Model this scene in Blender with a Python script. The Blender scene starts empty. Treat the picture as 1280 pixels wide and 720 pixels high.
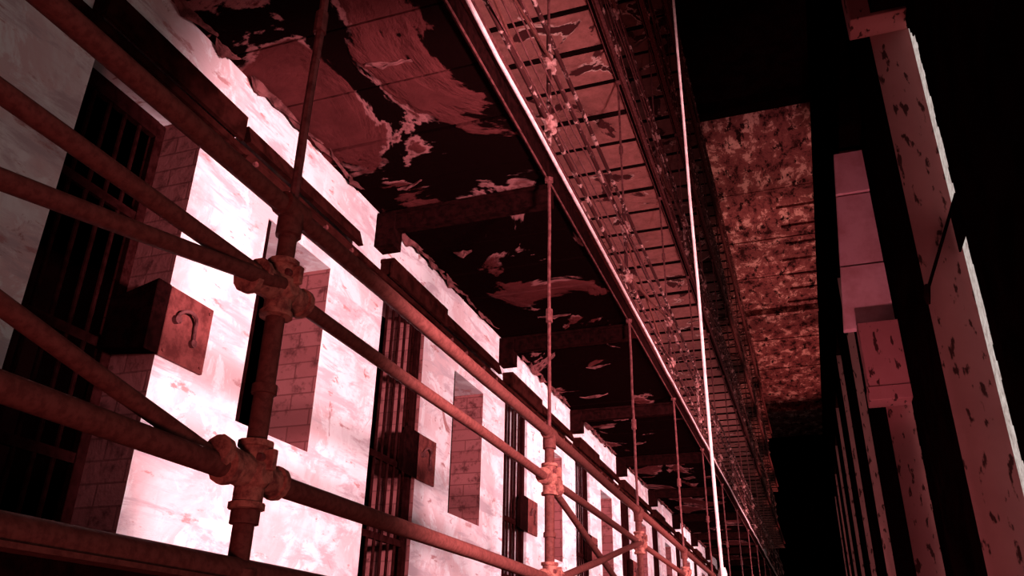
import bpy, bmesh, math, random
from mathutils import Vector, Matrix
random.seed(7)
S = bpy.context.scene
COL = S.collection

# ------------------------------------------------------------ camera
FPX = 1018.42
R = ((0.942, -0.127, -0.310), (0.334, 0.408, 0.850), (0.018, -0.904, 0.427))
cx = Vector([R[i][0] for i in range(3)]).normalized()
cz = -Vector([R[i][2] for i in range(3)]); cz = (cz - cx * cz.dot(cx)).normalized()
cy = cz.cross(cx)
cam = bpy.data.objects.new('camera', bpy.data.cameras.new('camera'))
COL.objects.link(cam)
cam.matrix_world = Matrix(((cx.x, cy.x, cz.x, 0), (cx.y, cy.y, cz.y, 0), (cx.z, cy.z, cz.z, 0), (0, 0, 0, 1)))
cam.data.sensor_width = 36.0
cam.data.lens = FPX / 1280 * 36
cam.data.clip_start = 0.02
cam.data.clip_end = 200
S.camera = cam

# ------------------------------------------------------------ colour management, world, lights
S.view_settings.view_transform = 'Standard'
S.view_settings.look = 'None'
S.view_settings.exposure = 0.0
S.view_settings.gamma = 1.0
S.view_settings.use_curve_mapping = False
w = bpy.data.worlds.new('world'); S.world = w; w.use_nodes = True
w.node_tree.nodes['Background'].inputs[0].default_value = (0.5, 0.12, 0.14, 1)
w.node_tree.nodes['Background'].inputs[1].default_value = 0.001
S.cycles.diffuse_bounces = 2

def aim(o, d):
    o.rotation_euler = Vector(d).to_track_quat('-Z', 'Y').to_euler()

def area(name, loc, d, sx, sy, e, col, spread=180):
    l = bpy.data.lights.new(name, 'AREA'); l.shape = 'RECTANGLE'; l.size = sx; l.size_y = sy
    l.energy = e; l.color = col; l.spread = math.radians(spread)
    o = bpy.data.objects.new(name, l); COL.objects.link(o); o.location = loc; aim(o, d); return o

def spot(name, loc, target, e, col, ang, blend=0.6, rad=0.15):
    l = bpy.data.lights.new(name, 'SPOT'); l.energy = e; l.color = col
    l.spot_size = math.radians(ang); l.spot_blend = blend; l.shadow_soft_size = rad
    o = bpy.data.objects.new(name, l); COL.objects.link(o); o.location = loc
    aim(o, Vector(target) - Vector(loc)); return o

DAY = (1.0, 0.58, 0.63)
RED = (1.0, 0.30, 0.30)
# daylight entering through the near halves of the tall windows of the outer wall
spot('window_light', (1.42, 2.6, 1.2), (-2.975, 6.7, 2.1), 2050, DAY, 86, 0.28, 0.25)
area('window_light', (1.93, 7.85, 1.8), (-1, 0.6, 0.0), 1.0, 3.0, 330, DAY, 95)
area('window_light', (1.93, 13.3, 1.8), (-1, 0.3, 0.0), 1.0, 3.0, 330, DAY, 120)
area('window_light', (1.93, 20.55, 1.8), (-1, 0.3, 0.0), 1.0, 3.0, 330, DAY, 120)
# added unseen red fill from the near end, and added uplights further in
spot('hall_light', (0.7, -1.6, -1.2), (-0.6, 7.0, 4.0), 300, RED, 78, 0.8, 0.3)
for gy, ge, gc in ((24.6, 4200, 0.42), (29.5, 7000, 0.42), (35.0, 7500, 0.40), (41.5, 7500, 0.36), (47.5, 6000, 0.34)):
    spot('ground_lamp', (1.0, gy, -2.5), (-0.2, gy + 0.3, 15.5), ge, (1.0, gc, gc * 0.9), 27, 0.9, 0.2)
spot('ground_lamp', (1.0, 9.6, -2.5), (1.75, 15.8, 7.6), 2000, (1.0, 0.40, 0.48), 26, 0.8, 0.2)
spot('ground_lamp', (0.6, 9.0, -2.5), (-1.7, 10.0, 6.3), 500, RED, 80, 0.7, 0.3)

# ------------------------------------------------------------ materials
def nt(name):
    m = bpy.data.materials.new(name); m.use_nodes = True
    t = m.node_tree; b = t.nodes['Principled BSDF']; b.inputs['Specular IOR Level'].default_value = 0.06
    return m, t, b

class G:
    """small node helper"""
    def __init__(s, t):
        s.t = t
        s.co = t.nodes.new('ShaderNodeTexCoord').outputs['Object']
    def map(s, scale, rot=(0, 0, 0)):
        n = s.t.nodes.new('ShaderNodeMapping'); n.inputs['Scale'].default_value = scale
        n.inputs['Rotation'].default_value = rot
        s.t.links.new(s.co, n.inputs[0]); return n.outputs[0]
    def noise(s, scale, detail=6, rough=0.6, vec=None, dist=0.0):
        n = s.t.nodes.new('ShaderNodeTexNoise'); n.inputs['Scale'].default_value = scale
        n.inputs['Detail'].default_value = detail; n.inputs['Roughness'].default_value = rough
        n.inputs['Distortion'].default_value = dist
        s.t.links.new(vec or s.co, n.inputs['Vector']); return n.outputs['Fac']
    def ramp(s, fac, stops):
        n = s.t.nodes.new('ShaderNodeValToRGB'); e = n.color_ramp.elements
        while len(e) < len(stops): e.new(0.5)
        for k, (p, c) in enumerate(stops):
            e[k].position = p
            e[k].color = (c, c, c, 1) if not isinstance(c, tuple) else (*c, 1)
        s.t.links.new(fac, n.inputs[0]); return n.outputs[0]
    def mix(s, f, a, b, mode='MIX'):
        n = s.t.nodes.new('ShaderNodeMix'); n.data_type = 'RGBA'; n.blend_type = mode
        for v, i in ((f, 0), (a, 6), (b, 7)):
            if isinstance(v, (int, float)): n.inputs[i].default_value = v
            elif isinstance(v, tuple): n.inputs[i].default_value = (*v, 1)
            else: s.t.links.new(v, n.inputs[i])
        return n.outputs[2]
    def bump(s, h, b, strength=0.4, dist=0.01):
        n = s.t.nodes.new('ShaderNodeBump'); n.inputs['Strength'].default_value = strength
        n.inputs['Distance'].default_value = dist
        s.t.links.new(h, n.inputs['Height']); s.t.links.new(n.outputs[0], b.inputs['Normal'])
    def yz(s):
        """(y, z, 0) coordinates for brickwork on walls running along y"""
        a = s.t.nodes.new('ShaderNodeSeparateXYZ'); c = s.t.nodes.new('ShaderNodeCombineXYZ')
        s.t.links.new(s.co, a.inputs[0]); s.t.links.new(a.outputs[1], c.inputs[0]); s.t.links.new(a.outputs[2], c.inputs[1])
        return c.outputs[0]
    def xz(s):
        a = s.t.nodes.new('ShaderNodeSeparateXYZ'); c = s.t.nodes.new('ShaderNodeCombineXYZ')
        s.t.links.new(s.co, a.inputs[0]); s.t.links.new(a.outputs[0], c.inputs[0]); s.t.links.new(a.outputs[2], c.inputs[1])
        return c.outputs[0]
    def brick(s, vec, c1, c2, mortar, scale=1.0, w=0.42, h=0.14, ms=0.012):
        n = s.t.nodes.new('ShaderNodeTexBrick')
        n.inputs['Color1'].default_value = (*c1, 1); n.inputs['Color2'].default_value = (*c2, 1)
        n.inputs['Mortar'].default_value = (*mortar, 1); n.inputs['Scale'].default_value = scale
        n.inputs['Mortar Size'].default_value = ms; n.inputs['Mortar Smooth'].default_value = 0.3
        n.inputs['Brick Width'].default_value = w; n.inputs['Row Height'].default_value = h
        s.t.links.new(vec, n.inputs['Vector']); return n

def mat_wall():
    m, t, b = nt('flaking_white_paint'); g = G(t)
    v = g.yz()
    br = g.brick(v, (0.84, 0.80, 0.81), (0.81, 0.76, 0.77), (0.79, 0.72, 0.74), w=0.40, h=0.13, ms=0.008)
    n1 = g.noise(1.7, 8, 0.6, dist=0.6)
    c = g.mix(g.ramp(n1, [(0.44, 0.0), (0.56, 1.0)]), br.outputs[0], (0.74, 0.56, 0.57))
    n1b = g.noise(3.1, 6, 0.7, dist=1.0)
    c = g.mix(g.ramp(n1b, [(0.50, 0.0), (0.58, 1.0)]), c, (0.86, 0.83, 0.84))
    n2 = g.noise(7.0, 8, 0.65, g.map((1, 0.55, 1.6)))
    n5 = g.noise(2.6, 8, 0.7, g.map((1, 0.6, 2.6)), dist=0.5)
    c = g.mix(g.ramp(n5, [(0.50, 0.0), (0.60, 1.0)]), c, (0.60, 0.48, 0.51))
    c = g.mix(g.ramp(n2, [(0.60, 0.0), (0.66, 1.0)]), c, (0.52, 0.28, 0.28))
    n3 = g.noise(2.4, 6, 0.7, dist=1.5)
    c = g.mix(g.ramp(n3, [(0.64, 0.0), (0.69, 1.0)]), c, (0.42, 0.20, 0.19))
    t.links.new(c, b.inputs['Base Color']); b.inputs['Roughness'].default_value = 0.85
    h = g.mix(0.55, br.outputs['Color'], n2)
    g.bump(h, b, 0.7, 0.02)
    return m

def mat_simple(name, col, col2=None, scale=14, rough=0.6, metal=0.0, bump=0.3, bd=0.004, lo=0.42, hi=0.6, det=6):
    m, t, b = nt(name); g = G(t)
    n = g.noise(scale, det, 0.65)
    c = g.mix(g.ramp(n, [(lo, 0.0), (hi, 1.0)]), col, col2 or tuple(x * 0.5 for x in col))
    t.links.new(c, b.inputs['Base Color'])
    b.inputs['Roughness'].default_value = rough; b.inputs['Metallic'].default_value = metal
    g.bump(n, b, bump, bd); return m

def mat_brickred():
    m, t, b = nt('bare_red_brick'); g = G(t)
    br = g.brick(g.xz(), (0.36, 0.12, 0.12), (0.30, 0.09, 0.09), (0.20, 0.06, 0.06), w=0.30, h=0.11, ms=0.006)
    n = g.noise(9, 7, 0.7)
    c = g.mix(g.ramp(n, [(0.52, 0.0), (0.66, 1.0)]), br.outputs[0], (0.12, 0.035, 0.035))
    t.links.new(c, b.inputs['Base Color']); b.inputs['Roughness'].default_value = 0.9
    g.bump(g.mix(0.5, br.outputs[0], n), b, 0.6, 0.015); return m

def mat_peel(name, dark, paint, lo, hi, scale, edge=(0.5, 0.3, 0.3), ymask=None, stretch=(1, 1, 1)):
    """old paint hanging in patches from a dark ground, with a pale curled rim"""
    m, t, b = nt(name); g = G(t)
    n = g.noise(scale, 8, 0.58, g.map(stretch), dist=0.9)
    if ymask:      # peeling patches thicken nearer than ymask, painting in the light's fall-off
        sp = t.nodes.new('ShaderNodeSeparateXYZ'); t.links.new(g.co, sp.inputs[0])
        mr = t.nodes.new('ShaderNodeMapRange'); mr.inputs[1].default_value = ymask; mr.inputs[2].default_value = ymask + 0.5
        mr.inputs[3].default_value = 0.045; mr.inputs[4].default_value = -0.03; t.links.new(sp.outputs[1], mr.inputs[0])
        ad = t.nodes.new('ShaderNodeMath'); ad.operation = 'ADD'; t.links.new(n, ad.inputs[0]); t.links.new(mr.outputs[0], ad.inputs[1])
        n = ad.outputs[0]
    n2 = g.noise(scale * 5, 6, 0.7)
    pc = g.mix(g.ramp(n2, [(0.35, 0.0), (0.7, 1.0)]), paint, tuple(x * 0.6 for x in paint))
    c = g.mix(g.ramp(n, [(lo, 0.0), (lo + 0.015, 1.0)]), dark, pc)
    rim = g.ramp(n, [(lo - 0.012, 0.0), (lo, 1.0), (lo + 0.014, 1.0), (lo + 0.03, 0.0)])
    n3 = g.noise(scale * 1.7, 3, 0.5)
    rim2 = g.mix(g.ramp(n3, [(0.5, 0.0), (0.56, 1.0)]), (0, 0, 0), rim)
    c = g.mix(rim2, c, edge)
    t.links.new(c, b.inputs['Base Color']); b.inputs['Roughness'].default_value = 0.8
    g.bump(g.mix(0.4, g.ramp(n, [(lo - 0.02, 0.0), (hi, 1.0)]), n2), b, 0.9, 0.03); return m

def mat_roof():
    m, t, b = nt('crumbling_roof_plaster'); g = G(t)
    vec = g.map((1.0, 0.62, 1.0))
    n = g.noise(2.6, 9, 0.75, g.map((0.8, 0.42, 1)), dist=0.3)
    c = g.ramp(n, [(0.38, (0.03, 0.008, 0.008)), (0.46, (0.20, 0.06, 0.06)), (0.54, (0.24, 0.08, 0.075)), (0.575, (0.60, 0.32, 0.28)), (0.72, (0.75, 0.45, 0.38))])
    n4 = g.noise(4.5, 8, 0.7, g.map((0.9, 0.35, 1)))
    c = g.mix(g.ramp(n4, [(0.55, 0.0), (0.60, 1.0)]), c, (0.02, 0.006, 0.006))
    t.links.new(c, b.inputs['Base Color']); b.inputs['Roughness'].default_value = 0.9
    g.bump(n4, b, 0.8, 0.05); return m

def mat_jamb():
    m, t, b = nt('stained_jamb_plaster'); g = G(t)
    n = g.noise(2.2, 7, 0.6); c = g.mix(n, (0.36, 0.12, 0.12), (0.26, 0.075, 0.08))
    n2 = g.noise(5.0, 4, 0.5, g.map((2.2, 1, 0.75)))
    c = g.mix(g.ramp(n2, [(0.585, 0.0), (0.63, 1.0)]), c, (0.05, 0.012, 0.012))
    t.links.new(c, b.inputs['Base Color']); b.inputs['Roughness'].default_value = 0.85
    g.bump(n2, b, 0.3, 0.01); return m

def mat_glow():
    m, t, b = nt('dirty_daylit_glass'); g = G(t)
    n = g.noise(9, 8, 0.75)
    c = g.ramp(n, [(0.3, (0.16, 0.10, 0.09)), (0.45, (0.42, 0.34, 0.31)), (0.62, (0.62, 0.54, 0.50))])
    b.inputs['Base Color'].default_value = (0.05, 0.04, 0.04, 1); b.inputs['Roughness'].default_value = 0.5
    t.links.new(c, b.inputs['Emission Color']); b.inputs['Emission Strength'].default_value = 1.0; return m

M = dict(
    wall=mat_wall(), brick=mat_brickred(),
    rail=mat_simple('red_brown_pipe_paint', (0.130, 0.036, 0.030), (0.085, 0.021, 0.018), 45, 0.6, 0.0, 0.5, 0.003),
    pinkcast=mat_simple('pale_rusty_clamp', (0.45, 0.22, 0.20), (0.2, 0.06, 0.055), 20, 0.6),
    cast=mat_simple('rusty_cast_fitting', (0.36, 0.125, 0.095), (0.15, 0.04, 0.035), 26, 0.65, 0.0, 0.9, 0.008),
    urail=mat_simple('dark_red_pipe_paint', (0.050, 0.012, 0.012), (0.50, 0.25, 0.23), 7, 0.6, 0.0, 0.4, 0.003, 0.54, 0.60),  # pink patches are highlights painted onto the dark pipes
    rod=mat_simple('rusty_steel_rod', (0.16, 0.045, 0.045), (0.08, 0.02, 0.02), 25, 0.5, 0.0),
    pale=mat_simple('pale_painted_conduit', (0.82, 0.60, 0.58), (0.6, 0.36, 0.36), 9, 0.5, 0.0, 0.2, 0.002, 0.45, 0.65),
    iron=mat_simple('black_iron', (0.014, 0.003, 0.003), (0.006, 0.0015, 0.0015), 18, 0.6),
    bars=mat_simple('dark_painted_bars', (0.024, 0.005, 0.005), (0.012, 0.002, 0.002), 22, 0.55),
    steel=mat_simple('brown_painted_steel', (0.030, 0.006, 0.005), (0.012, 0.0025, 0.002), 8, 0.6),
    plate=mat_simple('scratched_lock_plate', (0.20, 0.05, 0.045), (0.10, 0.022, 0.02), 12, 0.55, 0.0, 0.5, 0.004),
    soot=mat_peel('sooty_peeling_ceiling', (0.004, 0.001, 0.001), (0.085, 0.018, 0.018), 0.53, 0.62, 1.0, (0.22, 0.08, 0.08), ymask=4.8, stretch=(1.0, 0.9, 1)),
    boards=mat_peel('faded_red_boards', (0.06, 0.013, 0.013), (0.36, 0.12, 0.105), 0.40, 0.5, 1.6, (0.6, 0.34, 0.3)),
    boards_dark=mat_peel('smoke_stained_boards', (0.03, 0.007, 0.007), (0.15, 0.05, 0.045), 0.44, 0.5, 1.6, (0.4, 0.2, 0.18)),  # darker copy of the boards, dimmed against the strong uplight
    roof=mat_roof(), jamb=mat_jamb(), glow=mat_glow(),
    outer=mat_simple('blackened_plaster', (0.004, 0.001, 0.001), (0.002, 0.0005, 0.0005), 2, 0.9),  # near-black colour carries the shade of the unlit wall faces
    tar=mat_simple('tarred_boards', (0.010, 0.003, 0.003), (0.005, 0.0015, 0.0015), 3, 0.9),  # near-black colour holds the shade of the near roof and board gaps
    ground=mat_simple('dusty_concrete', (0.16, 0.07, 0.065), (0.10, 0.04, 0.04), 2, 0.9),
    pink=mat_simple('pink_plaster', (0.62, 0.30, 0.33), (0.45, 0.17, 0.18), 1.2, 0.9, 0.0, 0.3, 0.01, 0.4, 0.65),
    flake=mat_simple('curled_paint_flake', (0.17, 0.055, 0.055), (0.06, 0.016, 0.016), 10, 0.8),
)

for k_ in ('soot', 'iron', 'outer', 'tar', 'bars', 'steel'):
    M[k_].node_tree.nodes['Principled BSDF'].inputs['Specular IOR Level'].default_value = 0.0

# ------------------------------------------------------------ mesh helpers
def link(name, bm, mat, parent=None, smooth=False, loc=None):
    me = bpy.data.meshes.new(name)
    bmesh.ops.recalc_face_normals(bm, faces=bm.faces)
    if loc is not None: bmesh.ops.translate(bm, verts=bm.verts, vec=-Vector(loc))
    bm.to_mesh(me); bm.free()
    for mm in (mat if isinstance(mat, (list, tuple)) else [mat]): me.materials.append(mm)
    if smooth:
        for p in me.polygons: p.use_smooth = True
        me.set_sharp_from_angle(angle=math.radians(40))
    o = bpy.data.objects.new(name, me); COL.objects.link(o)
    if loc is not None: o.location = loc
    if parent: o.parent = parent
    return o

def thing(name, label, cat, loc=(0, 0, 0), group=None):
    o = bpy.data.objects.new(name, None); COL.objects.link(o); o.location = loc; o.empty_display_size = 0.2
    o['label'] = label; o['category'] = cat
    if group: o['group'] = group
    return o

def tag(o, label, cat, group=None, kind=None):
    if label: o['label'] = label
    if cat: o['category'] = cat
    if group: o['group'] = group
    if kind: o['kind'] = kind
    return o

def hexa(bm, pts, bevel=0.0):
    """8 points: bottom loop then top loop"""
    v = [bm.verts.new(p) for p in pts]
    fs = [(3, 2, 1, 0), (4, 5, 6, 7), (0, 1, 5, 4), (1, 2, 6, 5), (2, 3, 7, 6), (3, 0, 4, 7)]
    faces = [bm.faces.new([v[i] for i in f]) for f in fs]
    if bevel > 0:
        es = list({e for f in faces for e in f.edges})
        bmesh.ops.bevel(bm, geom=es, offset=bevel, segments=1, affect='EDGES')

def box(bm, x0, x1, y0, y1, z0, z1, bevel=0.0):
    hexa(bm, [(x0, y0, z0), (x1, y0, z0), (x1, y1, z0), (x0, y1, z0), (x0, y0, z1), (x1, y0, z1), (x1, y1, z1), (x0, y1, z1)], bevel)

def tube(bm, pts, r, n=12, caps=True, wob=0.0):
    pts = [Vector(p) for p in pts]; rings = []
    for i, p in enumerate(pts):
        d = (pts[min(i + 1, len(pts) - 1)] - pts[max(i - 1, 0)]).normalized()
        a = d.orthogonal().normalized() if i == 0 else (rings_a - d * rings_a.dot(d)).normalized()
        rings_a = a; b = d.cross(a)
        rr = r[i] if isinstance(r, (list, tuple)) else r
        rr *= 1 + random.uniform(-wob, wob)
        rings.append([bm.verts.new(p + (a * math.cos(2 * math.pi * k / n) + b * math.sin(2 * math.pi * k / n)) * rr) for k in range(n)])
    for A, B in zip(rings, rings[1:]):
        for k in range(n): bm.faces.new((A[k], A[(k + 1) % n], B[(k + 1) % n], B[k]))
    if caps:
        bm.faces.new(rings[0][::-1]); bm.faces.new(rings[-1])

def seg(a, b, n, dev=0.0):
    a = Vector(a); b = Vector(b)
    return [a.lerp(b, i / n) + Vector([random.uniform(-dev, dev) if 0 < i < n else 0 for _ in range(3)]) for i in range(n + 1)]

# ------------------------------------------------------------ setting
XW = -2.975          # face of the cell wall
XR = -1.5            # plane of the gallery railings
XO = 1.55            # inner face of the outer wall
GROUND = -2.86
ROOF = 15.5
YN, YF = -6.0, 60.0
DOORS = [-0.62, 2.22, 5.19, 8.02, 10.85, 13.68, 16.5, 19.35, 22.2, 25.0, 27.85, 30.7]
DW = 0.77            # door width
SLOT0, SLOTW = 1.45, 0.74

def struct(name, bm, mat, parent=None, smooth=False):
    o = link(name, bm, mat, parent, smooth)
    if parent is None: o['kind'] = 'structure'
    return o

# ground floor
bm = bmesh.new(); box(bm, -7, 2.6, YN, YF, GROUND - 0.3, GROUND); struct('floor', bm, M['ground'])

# cell wall with door and slot openings on the gallery level, thickness 0.40
TH = 0.40
bm = bmesh.new()
ys = YN
holes = []
for d in DOORS:
    holes.append((d, d + DW, 0.24, 2.86)); holes.append((d + SLOT0, d + SLOT0 + SLOTW, 1.25, 2.56))
box(bm, XW - TH, XW, YN, YF, GROUND, 0.24)
box(bm, XW - TH, XW, YN, YF, 2.86, ROOF)
prev = YN
for a, b, z0, z1 in holes:
    box(bm, XW - TH, XW, prev, a, 0.24, 2.86)
    if z0 > 0.3: box(bm, XW - TH, XW, a, b, 0.24, z0)
    if z1 < 2.8: box(bm, XW - TH, XW, a, b, z1, 2.86)
    prev = b
box(bm, XW - TH, XW, prev, YF, 0.24, 2.86)
wl = struct('wall_left', bm, [M['wall'], M['brick']])
for p in wl.data.polygons:
    c = p.center
    if abs(p.normal.y) > 0.9 and 0.2 < c.z < 2.9:
        if c.y > 8.7 and any(abs(c.y - d - DW) < 0.02 for d in DOORS): continue
        p.material_index = 1
# dark cells behind
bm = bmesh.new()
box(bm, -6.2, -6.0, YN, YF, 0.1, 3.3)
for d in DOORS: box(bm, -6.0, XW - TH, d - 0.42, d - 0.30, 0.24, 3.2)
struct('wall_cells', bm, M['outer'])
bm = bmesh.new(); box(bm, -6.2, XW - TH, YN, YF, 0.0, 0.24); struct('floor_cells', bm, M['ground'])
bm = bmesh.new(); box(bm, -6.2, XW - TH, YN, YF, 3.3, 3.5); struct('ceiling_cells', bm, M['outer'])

# outer wall with tall windows
WINS = [0.58 + 6.4 * k for k in range(-1, 9)]
WW = 2.42
WST = {2: -0.22, 3: -1.75}        # the second visible window is wider towards the viewer
bm = bmesh.new()
prev = YN
for k, y0 in enumerate(WINS):
    if y0 < YN + 0.3: prev = max(prev, y0 + WW); continue
    z1 = 7.75 if k == 2 else 10.1
    ya = y0 + WST.get(k, 0)
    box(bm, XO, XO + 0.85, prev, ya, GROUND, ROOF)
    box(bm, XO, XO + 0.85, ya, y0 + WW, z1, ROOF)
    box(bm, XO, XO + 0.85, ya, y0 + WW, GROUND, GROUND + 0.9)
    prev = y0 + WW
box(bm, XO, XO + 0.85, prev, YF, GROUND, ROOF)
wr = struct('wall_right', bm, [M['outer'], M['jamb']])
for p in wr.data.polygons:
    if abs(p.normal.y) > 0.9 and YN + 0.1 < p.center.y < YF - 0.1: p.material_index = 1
for k, y0 in enumerate(WINS):
    if y0 < YN + 0.3: continue
    z1 = 7.75 if k == 2 else 10.1
    bm = bmesh.new()
    ya = y0 + WST.get(k, 0); ye = y0 + WW
    box(bm, 2.02, 2.03, ya + 0.002, ye - 0.002, GROUND + 0.9, z1)
    wo = struct('window_%d' % k, bm, M['glow'])
    bm = bmesh.new(); zz = GROUND + 0.9
    box(bm, 1.99, 2.05, ya, ya + 0.05, zz, z1); box(bm, 1.99, 2.05, (ya + ye) / 2 - 0.03, (ya + ye) / 2 + 0.03, zz, z1)
    for q in range(1, 6):
        z = zz + (z1 - zz) * q / 6; box(bm, 1.995, 2.045, ya, ye - (0.45 if k == 2 else 0.0), z, z + 0.035)
    if k in (2, 3):      # ragged boards closing most of the window
        rs = random.Random(k); bs = bmesh.new(); z = zz; edge = ye - (0.50 if k == 2 else 0.16)
        while z < z1 - 0.05:
            h = rs.uniform(0.10, 0.22); e = edge + rs.uniform(-0.045, 0.03)
            if k == 2 and z > z1 - 0.7: e = ye - 0.50 + (z - z1 + 0.7) * 0.6
            if k == 2 and 4.35 < z < 4.8: e = ye - 0.05
            if k == 2 and z < 4.35: e -= 0.02
            if k == 3 and z > 4.6: e = ye
            box(bs, 1.965, 1.985, ya, min(e, ye), z, min(z + h, z1)); z += h
        link('shutter', bs, M['outer'], wo)
    o = link('window_frame', bm, M['iron'], wo)
# end walls, roof
bm = bmesh.new(); box(bm, -3.4, 2.4, YF, YF + 0.3, GROUND, ROOF); struct('wall_back', bm, M['outer'])
bm = bmesh.new(); box(bm, -3.4, 2.4, YN - 0.3, YN, GROUND, ROOF); struct('wall_front', bm, M['outer'])
bm = bmesh.new(); box(bm, -3.4, 2.4, 20.8, YF, ROOF, ROOF + 0.3)
for y, h in ((25.9, 0.03), (29.6, 0.05), (33.0, 0.04), (36.5, 0.30), (40.5, 0.05), (45.0, 0.05), (51.8, 0.5)):
    box(bm, XW, XO, y, y + 0.10 + h * 0.5, ROOF - h, ROOF)
for q in range(7): box(bm, 0.25 + 0.1 * (q % 3), XO, 27.2 + 1.45 * q, 27.34 + 1.45 * q, ROOF - 0.10, ROOF)
struct('ceiling', bm, M['roof'])
bm = bmesh.new(); box(bm, -3.4, 2.4, YN, 20.8, ROOF, ROOF + 0.3)
box(bm, XW, XO, 20.4, 20.8, ROOF - 0.35, ROOF)
struct('ceiling_near', bm, M['tar'])  # near roof coloured black in place of its lack of light

# ------------------------------------------------------------ galleries
def gallery(zb, mat, name, tier):
    bm = bmesh.new(); y = YN + 0.05; yend = 48 if tier > 0 else 34
    rnd = random.Random(tier * 5 + 1)
    while y < yend:
        wd = 0.53 if tier <= 1 else 0.62
        dz = rnd.uniform(0, 0.018)
        box(bm, XW + 0.002, XR - 0.03, y, y + wd - (0.02 if tier <= 1 else 0.075), zb + dz, zb + 0.07)
        y += wd
    n0 = len(bm.faces)
    box(bm, XW + 0.002, XR - 0.03, YN, yend, zb + 0.065, zb + 0.16)
    if tier >= 2:      # added dark strips painting shade into the board gaps
        y = YN + 0.05
        while y < yend - 1:
            y += 0.62; hw = rnd.choice((0.008, 0.015, 0.03, 0.038))
            box(bm, XW + 0.01, XR - 0.04, y - 0.037 - hw, y - 0.037 + hw, zb - 0.012, zb + 0.03)
    bm.faces.ensure_lookup_table()
    for f in bm.faces[n0:]: f.material_index = 1
    return struct(name, bm, [mat, M['tar']])

TIERS = [0.04, 3.33, 6.40, 9.45, 12.50]
PY = [-0.93, 1.96, 4.87, 7.65, 10.4, 13.17, 15.95, 18.7, 21.5, 24.3, 27.1, 29.9, 32.7, 35.5, 38.3, 41.1]
gallery(TIERS[0], M['tar'], 'floor_gallery_lowest', 0)
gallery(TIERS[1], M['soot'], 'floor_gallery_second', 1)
gallery(TIERS[2], M['boards'], 'floor_gallery_third', 2)
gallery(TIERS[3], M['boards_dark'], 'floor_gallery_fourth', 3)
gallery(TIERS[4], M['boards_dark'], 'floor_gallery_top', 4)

ORD = ['lowest', 'second', 'third', 'fourth', 'top']
# edge beams of the galleries
for k, zb in enumerate(TIERS):
    t = thing('edge_beam', ['dark steel channel under the lowest pipe railing, along the bottom left',
                            'long dark edge channel of the first gallery overhead, pale cable below its rail',
                            'long steel edge channel of the second gallery overhead',
                            'long steel edge channel of the third gallery overhead',
                            'long steel edge channel of the topmost gallery under the roof'][k], 'beam', (XR, YN, zb))
    ye = 48 if k else 34
    bm = bmesh.new(); box(bm, XR - 0.028, XR - 0.016, YN, ye, zb - 0.03, zb + 0.17)
    o = link('web', bm, M['iron'], None, loc=t.location); o.location = (0, 0, 0); o.parent = t
    bm = bmesh.new(); box(bm, XR - 0.016, XR + 0.05, YN, ye, zb + 0.158, zb + 0.17)
    box(bm, XR - 0.016, XR + (0.05 if k == 0 else -0.006), YN, ye, zb - 0.03, zb - 0.024)
    o = link('flange', bm, M['rod'] if k else M['rail'], None, loc=t.location); o.location = (0, 0, 0); o.parent = t

# cantilever joists under the second gallery
for i, d in enumerate(DOORS):
    y = d - 0.15
    bm = bmesh.new()
    box(bm, XW, XR - 0.03, y - 0.045, y + 0.045, 3.17, 3.30)
    box(bm, XW, XW + 0.16, y - 0.075, y + 0.075, 3.02, 3.31)
    box(bm, XW, XR - 0.03, y - 0.07, y + 0.07, 3.30, 3.325)
    o = link('gallery_joist', bm, M['iron'])
    lab = {1: 'black joist crossing the dark ceiling at the top left, before the first barred door',
           2: 'black joist under the gallery at the wall notch above the second barred door',
           3: 'black joist under the gallery at the notch above the third barred door',
           4: 'black joist under the gallery at the notch above the fourth barred door'}.get(i, 'black joist under the gallery ceiling far along the white wall')
    tag(o, lab, 'joist', 'black joists under the gallery ceiling')

# ------------------------------------------------------------ railings
def fitting(bm, c, r=0.034, dirs=()):
    """cast clamp: split collars on post and rail, lugs with a bolt"""
    c = Vector(c)
    tube(bm, [c + Vector((0, 0, z)) for z in (-0.10, -0.097, -0.08, -0.078, 0.078, 0.08, 0.097, 0.10)],
         [r * 1.0, r * 1.52, r * 1.52, r * 1.25, r * 1.25, r * 1.52, r * 1.52, r * 1.0], 12)
    tube(bm, [c + Vector((0, y, 0)) for y in (-0.13, -0.127, -0.105, -0.103, 0.103, 0.105, 0.127, 0.13)],
         [r * 1.0, r * 1.5, r * 1.5, r * 1.22, r * 1.22, r * 1.5, r * 1.5, r * 1.0], 12)
    tube(bm, seg(c + Vector((-0.05, 0, 0)), c + Vector((0.055, 0, 0)), 4), [r * 0.9, r * 1.5, r * 1.6, r * 1.5, r * 0.8], 12)
    box(bm, c.x + 0.0, c.x + 0.075, c.y - 0.011, c.y + 0.011, c.z + 0.01, c.z + 0.07, 0.003)
    for d in dirs:
        d = Vector(d).normalized()
        tube(bm, [c + d * s for s in (0.03, 0.05, 0.14, 0.145, 0.17, 0.175)], [r * 1.3, r * 1.3, r * 1.05, r * 1.4, r * 1.4, r * 0.9], 12)

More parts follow.
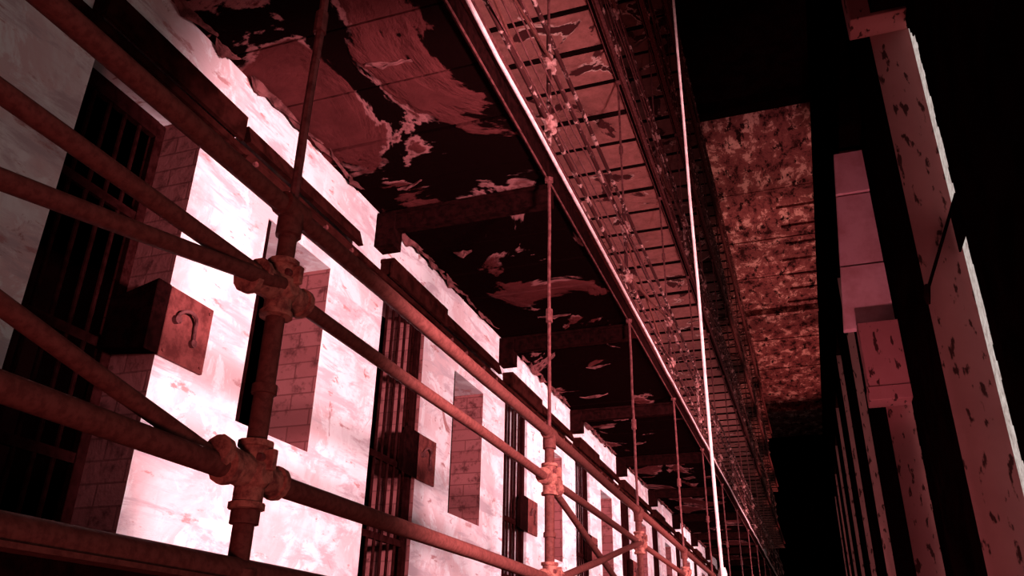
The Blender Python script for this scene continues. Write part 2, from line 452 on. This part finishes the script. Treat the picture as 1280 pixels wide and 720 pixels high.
ZR = dict(low=0.46, mid=1.05, top=1.34)      # above the gallery's underside
def railing(tier, zb, i0, i1, label, detail):
    t = thing('gallery_railing', label, 'railing', (XR, PY[i0], zb), 'pipe railings of the galleries')
    P = lambda x, y, z: (x - XR, y - PY[i0], z)
    ys, ye = PY[i0] - 0.02, PY[i1]
    rad = {'top': 0.032, 'mid': 0.026, 'low': 0.032}
    for nm in ('top', 'mid', 'low'):
        bm = bmesh.new(); z = ZR[nm]
        n = (i1 - i0) * 3
        tube(bm, seg(P(XR, ys, z), P(XR, ye, z), n, 0.004), rad[nm] if detail else 0.020, 14 if detail else 8)
        link({'top': 'top_rail', 'mid': 'middle_rail', 'low': 'lower_rail'}[nm], bm, M['rail'] if detail else M['urail'], t, True)
    if tier == 0:
        bm = bmesh.new(); tube(bm, seg(P(XR + 0.01, ys, 0.195), P(XR + 0.01, ye, 0.195), 40, 0.002), 0.036, 14)
        link('toe_rail', bm, M['rail'], t, True)
    for i in range(i0, i1 + 1):
        y = PY[i]
        bm = bmesh.new(); tube(bm, seg(P(XR, y, 0.17), P(XR, y, ZR['top']), 6, 0.001), 0.030 if detail else 0.02, 12 if detail else 8)
        if detail:
            tube(bm, [P(XR, y, z) for z in (0.70, 0.702, 0.73, 0.732)], [0.03, 0.038, 0.038, 0.03], 12)
            tube(bm, [P(XR, y, z) for z in (0.32, 0.322, 0.36, 0.362)], [0.03, 0.041, 0.041, 0.03], 12)
            tube(bm, [P(XR, y, z) for z in (0.17, 0.172, 0.2, 0.202)], [0.03, 0.055, 0.055, 0.03], 12)
        link('post', bm, M['rail'] if detail else M['urail'], t, True)
    for i in range(i0, i1):
        if (i - (0 if tier == 0 else tier)) % 2: continue
        a, b = PY[i], PY[i + 1]
        for z0, z1, dx in ((ZR['low'], ZR['mid'], 0.028), (ZR['mid'], ZR['low'], -0.028)):
            bm = bmesh.new()
            tube(bm, seg(P(XR + dx, a + 0.03, z0), P(XR + dx, b - 0.03, z1), 5, 0.003), 0.024 if detail else 0.014, 12 if detail else 6)
            link('diagonal_brace', bm, M['rail'], t, True)
    if detail:
        for i in range(i0, min(i1, i0 + 8) + 1):
            right = (i % 2 == 0); s = 1 if right else -1
            L = PY[min(i + 1, len(PY) - 1)] - PY[i]; dz = ZR['mid'] - ZR['low']
            for nm in ('mid', 'low'):
                bm = bmesh.new()
                fitting(bm, P(XR, PY[i], ZR[nm]), 0.034, [(0, s * L, -dz if nm == 'mid' else dz)])
                f = link('clamp', bm, M['cast'], t, True)
                bm = bmesh.new(); c = Vector(P(XR, PY[i], ZR[nm]))
                tube(bm, [c + Vector((0.038, dy, 0.045)) for dy in (-0.03, -0.018, 0.018, 0.03)], [0.012, 0.012, 0.012, 0.012], 6)
                link('bolt', bm, M['rod'], f, False)
            bm = bmesh.new(); c = Vector(P(XR, PY[i], ZR['top']))
            tube(bm, [c + Vector((0, y, 0)) for y in (-0.06, -0.058, 0.058, 0.06)], [0.032, 0.043, 0.043, 0.032], 12)
            tube(bm, [c + Vector((0, 0, z)) for z in (-0.10, -0.098, -0.02, 0.03)], [0.03, 0.042, 0.042, 0.03], 12)
            link('rail_tee', bm, M['rail'], t, True)
    else:
        for i in range(i0, i1 + 1):
            for z in (ZR['low'], ZR['mid']):
                c = Vector(P(XR, PY[i], z)); bm = bmesh.new()
                tube(bm, [c + Vector((0, 0, q)) for q in (-0.07, -0.068, 0.068, 0.07)], [0.02, 0.036, 0.036, 0.02], 8)
                tube(bm, [c + Vector((0, q, 0)) for q in (-0.10, -0.098, 0.098, 0.10)], [0.02, 0.036, 0.036, 0.02], 8)
                tube(bm, [c, c + Vector((0.06, 0, 0))], 0.03, 8)
                link('clamp', bm, M['pinkcast'], t, True)
        # slack cables laced along the upper railings
        for q in range(5):
            rr = random.Random(tier * 10 + q)
            pts = []; y = PY[i0]
            while y < PY[i1]:
                pts.append(P(XR + 0.03 + rr.uniform(-0.02, 0.02), y, 0.25 + 0.21 * q + rr.uniform(-0.09, 0.09))); y += rr.uniform(0.9, 1.6)
            bm = bmesh.new(); tube(bm, pts, 0.007, 5)
            link('cable', bm, M['urail'] if q == 0 else M['rod'], t, True)
    return t

railing(0, TIERS[0], 0, 11, 'red-brown pipe railing with cross braces in front of the white cell wall', True)
railing(1, TIERS[1], 0, 15, 'pipe railing of the first gallery overhead, leftmost of the diagonal bundles', False)
railing(2, TIERS[2], 0, 15, 'pipe railing of the second gallery overhead, middle diagonal bundle', False)
railing(3, TIERS[3], 1, 15, 'pipe railing of the third gallery overhead, right of the middle bundle', False)
railing(4, TIERS[4], 2, 15, 'pipe railing of the topmost gallery, rightmost of the diagonal bundles', False)

# hanger rods between the galleries
RODL = {1: 'steel hanger rod rising from the nearest railing post at the upper left',
        2: 'thin vertical rod standing on the second railing post, centre of the view',
        3: 'thin vertical rod on the third railing post, right of the centre rod',
        4: 'thin vertical rod on the fourth railing post, beside the bright conduit'}
for tier in range(4):
    for i in range(0, 12 if tier == 0 else 15):
        z0 = TIERS[tier] + ZR['top'] + 0.02; z1 = TIERS[tier + 1] - 0.03
        bm = bmesh.new(); y = PY[i]
        tube(bm, seg((XR, y, z0), (XR, y, z1), 5, 0.004), 0.016 if i < 2 else 0.012, 8)
        zc = z0 + (z1 - z0) * 0.42
        tube(bm, [(XR, y, zc - 0.05), (XR, y, zc - 0.048), (XR, y, zc + 0.048), (XR, y, zc + 0.05)], [0.016, 0.024, 0.024, 0.016], 8)
        tube(bm, [(XR, y, z1 - 0.03), (XR, y, z1 - 0.028), (XR, y, z1)], [0.016, 0.034, 0.034], 6)
        o = link('hanger_rod', bm, M['rod'], None, True, loc=(XR, y, z0))
        if tier == 0: lab = RODL.get(i, 'thin hanger rod on the farthest posts of the lowest railing')
        else: lab = 'thin hanger rod between the %s and the %s gallery overhead' % (['first', 'second', 'third'][tier - 1], ['second', 'third', 'topmost'][tier - 1])
        tag(o, lab, 'rod', 'hanger rods above the lowest railing' if tier == 0 else 'hanger rods between the upper galleries, level %s' % ['one', 'two', 'three'][tier - 1])

# bright conduit standing free in the hall
bm = bmesh.new()
tube(bm, seg((-0.6, 5.72, GROUND), (-0.6, 6.12, 10.0), 16, 0.006), 0.012, 10)
tube(bm, [(-0.6, 5.86, 0.58), (-0.6, 5.862, 0.62), (-0.6, 5.865, 0.66)], [0.026, 0.03, 0.02], 8)
tag(link('conduit', bm, M['pale'], None, True, loc=(-0.6, 5.72, GROUND)), 'long pale conduit rising through the hall, brightest vertical line right of centre', 'conduit')

# pale cable clipped along the edge of the first gallery overhead
bm = bmesh.new(); tube(bm, seg((XR + 0.035, 0.4, TIERS[1] + 0.125), (XR + 0.035, 40, TIERS[1] + 0.125), 60, 0.007), 0.014, 8)
tag(link('edge_cable', bm, M['pale'], None, True), 'bright pale pipe running along the edge of the first gallery overhead', 'pipe')
for k in (2, 3, 4):
    bm = bmesh.new(); tube(bm, seg((XR + 0.03, 0.4, TIERS[k] + 0.12), (XR + 0.03, 44, TIERS[k] + 0.12), 60, 0.01), 0.012, 6)
    tag(link('edge_cable', bm, M['rod'], None, True), ['thin pipe along the edge of the second gallery overhead', 'thin pipe along the edge of the third gallery overhead', 'thin pipe along the edge of the topmost gallery'][k - 2], 'pipe')

# ------------------------------------------------------------ cell doors and lock work
NTH = ['nearest, outside the left edge', 'first', 'second', 'third', 'fourth', 'fifth']
for i, d in enumerate(DOORS):
    n = NTH[i] if i < 6 else None
    xd = XW - 0.30 if i <= 1 else XW - 0.05
    base = (xd, d, 0.24)
    t = thing('cell_door', ('barred iron cell door, %s along the white wall from the left' % n) if n and i else ('barred iron cell door at the far end of the white wall' if i else 'barred iron cell door at the near end beyond the left edge'), 'door', base, 'barred cell doors')
    bm = bmesh.new()
    for y in (0.0, DW - 0.06): box(bm, -0.02, 0.02, y, y + 0.06, 0.0, 2.6, 0.003)
    box(bm, -0.02, 0.02, 0.06, DW - 0.06, 2.5, 2.6); box(bm, -0.02, 0.02, 0.06, DW - 0.06, 0.0, 0.08)
    link('frame', bm, M['bars'], t)
    for z in (0.62, 1.2, 1.95):
        bm = bmesh.new(); box(bm, -0.012, 0.012, 0.06, DW - 0.06, z, z + 0.05); link('cross_bar', bm, M['bars'], t)
    for q in range(5):
        y = 0.06 + (DW - 0.12) * (q + 1) / 6
        bm = bmesh.new(); tube(bm, [(0, y, 0.08), (0, y, 2.5)], 0.0125, 8); link('bar', bm, M['bars'], t, True)
    # lock box in the doorway with its cover plate on the wall
    yj = d + DW
    lt = thing('lock_box', ('dark iron lock box with plate on the wall right of the %s barred door' % n) if n and i else ('dark iron lock box beside a far barred door' if i else 'dark iron lock box beside the near door beyond the left edge'), 'lock', (XW, yj, 1.4), 'lock boxes beside the cell doors')
    bm = bmesh.new()
    w_ = 0.10 if i == 1 else 0.26
    o = 0.02
    hexa(bm, [(-0.275 if i <= 1 else -0.025, -w_, 0.03), (o, -w_, 0.0), (o, -0.003, 0.0), (-0.275 if i <= 1 else -0.025, -0.003, 0.03),
              (-0.275 if i <= 1 else -0.025, -w_, 0.30), (o, -w_, 0.38), (o, -0.003, 0.38), (-0.275 if i <= 1 else -0.025, -0.003, 0.30)], 0.004)
    link('housing', bm, M['iron'], lt)
    bm = bmesh.new(); box(bm, 0.002, 0.022, -0.003, 0.33, 0.0, 0.375, 0.003)
    pl = link('cover_plate', bm, M['plate'], lt); pl['label'] = 'worn reddish cover plate flat on the wall'
    bm = bmesh.new()
    pts = [(0.035 + 0.02 * math.sin(a), 0.13 + 0.07 * math.cos(a) * -1, 0.22 + 0.055 * math.sin(a)) for a in [math.pi * q / 8 for q in range(9)]]
    pts += [(0.035, 0.205, 0.16), (0.033, 0.205, 0.11)]
    tube(bm, [(0.022, 0.06, 0.22)] + pts, 0.010, 8)
    tube(bm, [(0.022, 0.06, 0.21), (0.05, 0.06, 0.21)], 0.024, 8)
    tube(bm, [(0.022, 0.205, 0.13), (0.045, 0.205, 0.13)], 0.022, 8)
    link('latch_handle', bm, M['flake'], pl, True)
    bm = bmesh.new()
    for yy, zz in ((0.02, 0.03), (0.30, 0.03), (0.30, 0.34)):
        tube(bm, [(0.022, yy, zz), (0.03, yy, zz)], 0.009, 6)
    link('rivet', bm, M['plate'], pl, False)
    # header over the door
    bm = bmesh.new(); y0, y1 = d - 0.10, d + 0.97
    box(bm, XW, XW + 0.12, y0, y1, 2.935, 2.965)
    box(bm, XW + 0.095, XW + 0.12, y0, y1, 2.80, 2.935)
    box(bm, XW, XW + 0.095, y0 + 0.01, y0 + 0.03, 2.83, 2.935); box(bm, XW, XW + 0.095, y1 - 0.03, y1 - 0.01, 2.83, 2.935)
    hd = link('door_header', bm, M['steel'])
    tag(hd, ('brown steel header box over the %s barred door' % n) if n and i else ('brown steel header box over a far barred door' if i else 'brown steel header box over the near door beyond the left edge'), 'header', 'steel headers over the cell doors')
    # lever housing above the slot window
    t2 = thing('lever_housing', ('brown steel channel box above the %s slot window of the white wall' % n) if n and i else ('brown steel channel box above a far slot window' if i else 'brown steel channel box above the near slot window at the left edge'), 'housing', (XW, d + 1.02, 2.73), 'channel boxes above the slot windows')
    bm = bmesh.new(); L = 1.36
    hexa(bm, [(0.09, 0, 0.09), (0.13, 0, 0.09), (0.13, L, 0.09), (0.09, L, 0.09), (0.0, 0, 0.20), (0.09, 0, 0.215), (0.09, L, 0.215), (0.0, L, 0.20)], 0.0)
    link('cover', bm, M['steel'], t2)
    bm = bmesh.new(); hexa(bm, [(0.0, 0.02, -0.05), (0.06, 0.02, -0.05), (0.06, L - 0.02, -0.05), (0.0, L - 0.02, -0.05), (0.0, 0.02, 0.015), (0.11, 0.02, 0.02), (0.11, L - 0.02, 0.02), (0.0, L - 0.02, 0.015)])
    link('lower_channel', bm, M['steel'], t2)
    for yy in (0.1, 0.45, 0.9, 1.25):
        bm = bmesh.new(); tube(bm, [(0.06, yy, 0.0), (0.115, yy, 0.0)], 0.018, 6)
        link('bolt', bm, M['rod'], t2)
# continuous locking bar
bm = bmesh.new(); box(bm, XW + 0.02, XW + 0.075, 0.2, 33.0, 2.765, 2.808)
tag(link('locking_bar', bm, M['steel'], None), 'long brown locking bar running above all doors of the white wall', 'bar')
# slot window frames
for i, d in enumerate(DOORS):
    y0 = d + SLOT0; bm = bmesh.new()
    box(bm, XW - TH + 0.01, XW - TH + 0.05, y0, y0 + SLOTW, 1.25, 1.30); box(bm, XW - TH + 0.01, XW - TH + 0.05, y0, y0 + SLOTW, 2.5, 2.56)
    box(bm, XW - 0.06, XW - 0.01, y0, y0 + 0.045, 1.25, 2.56)
    o = link('window_%d' % (20 + i), bm, M['iron']); o['kind'] = 'structure'

# ------------------------------------------------------------ blocks on the outer wall
bm = bmesh.new(); box(bm, 1.30, 1.99, 9.0, 9.40, 7.70, 8.7, 0.01)
tag(link('lintel_block', bm, M['jamb']), 'plaster lintel block at the head of the nearest tall window, top right', 'block')
bm = bmesh.new(); box(bm, 1.28, 2.0, 15.3, 15.78, 4.75, 6.0, 0.01); box(bm, 1.26, 2.0, 15.28, 15.79, 4.5, 4.76, 0.01)
tag(link('transom_block', bm, M['jamb']), 'plaster transom block projecting inside the second tall window on the right', 'block')
bm = bmesh.new()
for za, zb_, yo in ((6.01, 7.35, 0.0), (7.35, 8.95, 0.03), (8.95, 9.95, -0.02)):
    xa = 1.05 + (za - 6.01) * 0.094; xb = 1.05 + (zb_ - 6.01) * 0.094
    hexa(bm, [(xa, 15.6 + yo, za), (1.99, 15.6 + yo, za), (1.99, 15.79, za), (xa, 15.79, za), (xb, 15.6 + yo, zb_ - 0.03), (1.99, 15.6 + yo, zb_ - 0.03), (1.99, 15.79, zb_ - 0.03), (xb, 15.79, zb_ - 0.03)], 0.012)
box(bm, 1.5, 1.98, 15.7, 15.79, 6.01, 9.9)
tag(link('plaster_pier', bm, M['pink']), 'pinkish plaster pier panel in the upper part of the second tall window', 'pier')
# bracket rod across the first window jamb
bm = bmesh.new(); tube(bm, seg((2.0, 9.0, 4.95), (1.50, 8.9, 3.80), 4), 0.018, 8); tube(bm, [(1.50, 8.9, 3.84), (1.47, 8.9, 3.70), (1.47, 8.9, 3.62)], [0.03, 0.035, 0.02], 8)
tag(link('stay_rod', bm, M['iron'], None, True), 'dark slanting stay rod in front of the nearest tall window jamb', 'rod')

# ------------------------------------------------------------ paint curls hanging from the ceiling
rnd = random.Random(11)
bm = bmesh.new()
def curl(c, L, wd, ang):
    k1 = rnd.uniform(0.3, 0.7)
    c = Vector(c); d = Vector((math.cos(ang), math.sin(ang), 0)); s = Vector((-d.y, d.x, 0)); prev = None
    for k in range(6):
        f = k / 5; drop = -0.10 * wd / 0.1 * math.sin(f * 2.0)
        row = []
        for q in range(7):
            e = max(0.04, math.sin(math.pi * (q + 0.15) / 6.3)) * (1.0 if q / 6 < k1 else 0.6)
            p = c + s * (f * wd * e) + Vector((0, 0, drop * e))
            row.append(bm.verts.new(p + d * L * (q / 6 - 0.5) + Vector((rnd.uniform(-.01, .01), rnd.uniform(-.012, .012), rnd.uniform(-.008, .008)))))
        if prev:
            for q in range(6): bm.faces.new((prev[q], prev[q + 1], row[q + 1], row[q]))
        prev = row
y = 1.4
while y < 22:
    if all(abs(y - d + 0.15) > 0.3 for d in DOORS): curl((rnd.uniform(-2.7, -1.95), y, TIERS[1] + 0.005), rnd.uniform(0.1, 0.4), rnd.uniform(0.02, 0.06), rnd.uniform(-0.25, 0.25))
    y += rnd.uniform(0.6, 1.6)
y = 2.3
while y < 26:   # ragged plaster along the top of the white wall
    if all(abs(y - d + 0.15) > 0.33 for d in DOORS): curl((XW + 0.065, y, TIERS[1] + 0.005), rnd.uniform(0.15, 0.5), rnd.uniform(0.02, 0.06), math.pi / 2 + rnd.uniform(-0.15, 0.15))
    y += rnd.uniform(0.15, 0.4)
o = link('paint_flakes', bm, M['flake'], None, False)
tag(o, 'curled paint flakes hanging from the dark gallery ceiling and along the wall top', 'paint flakes', None, 'stuff')
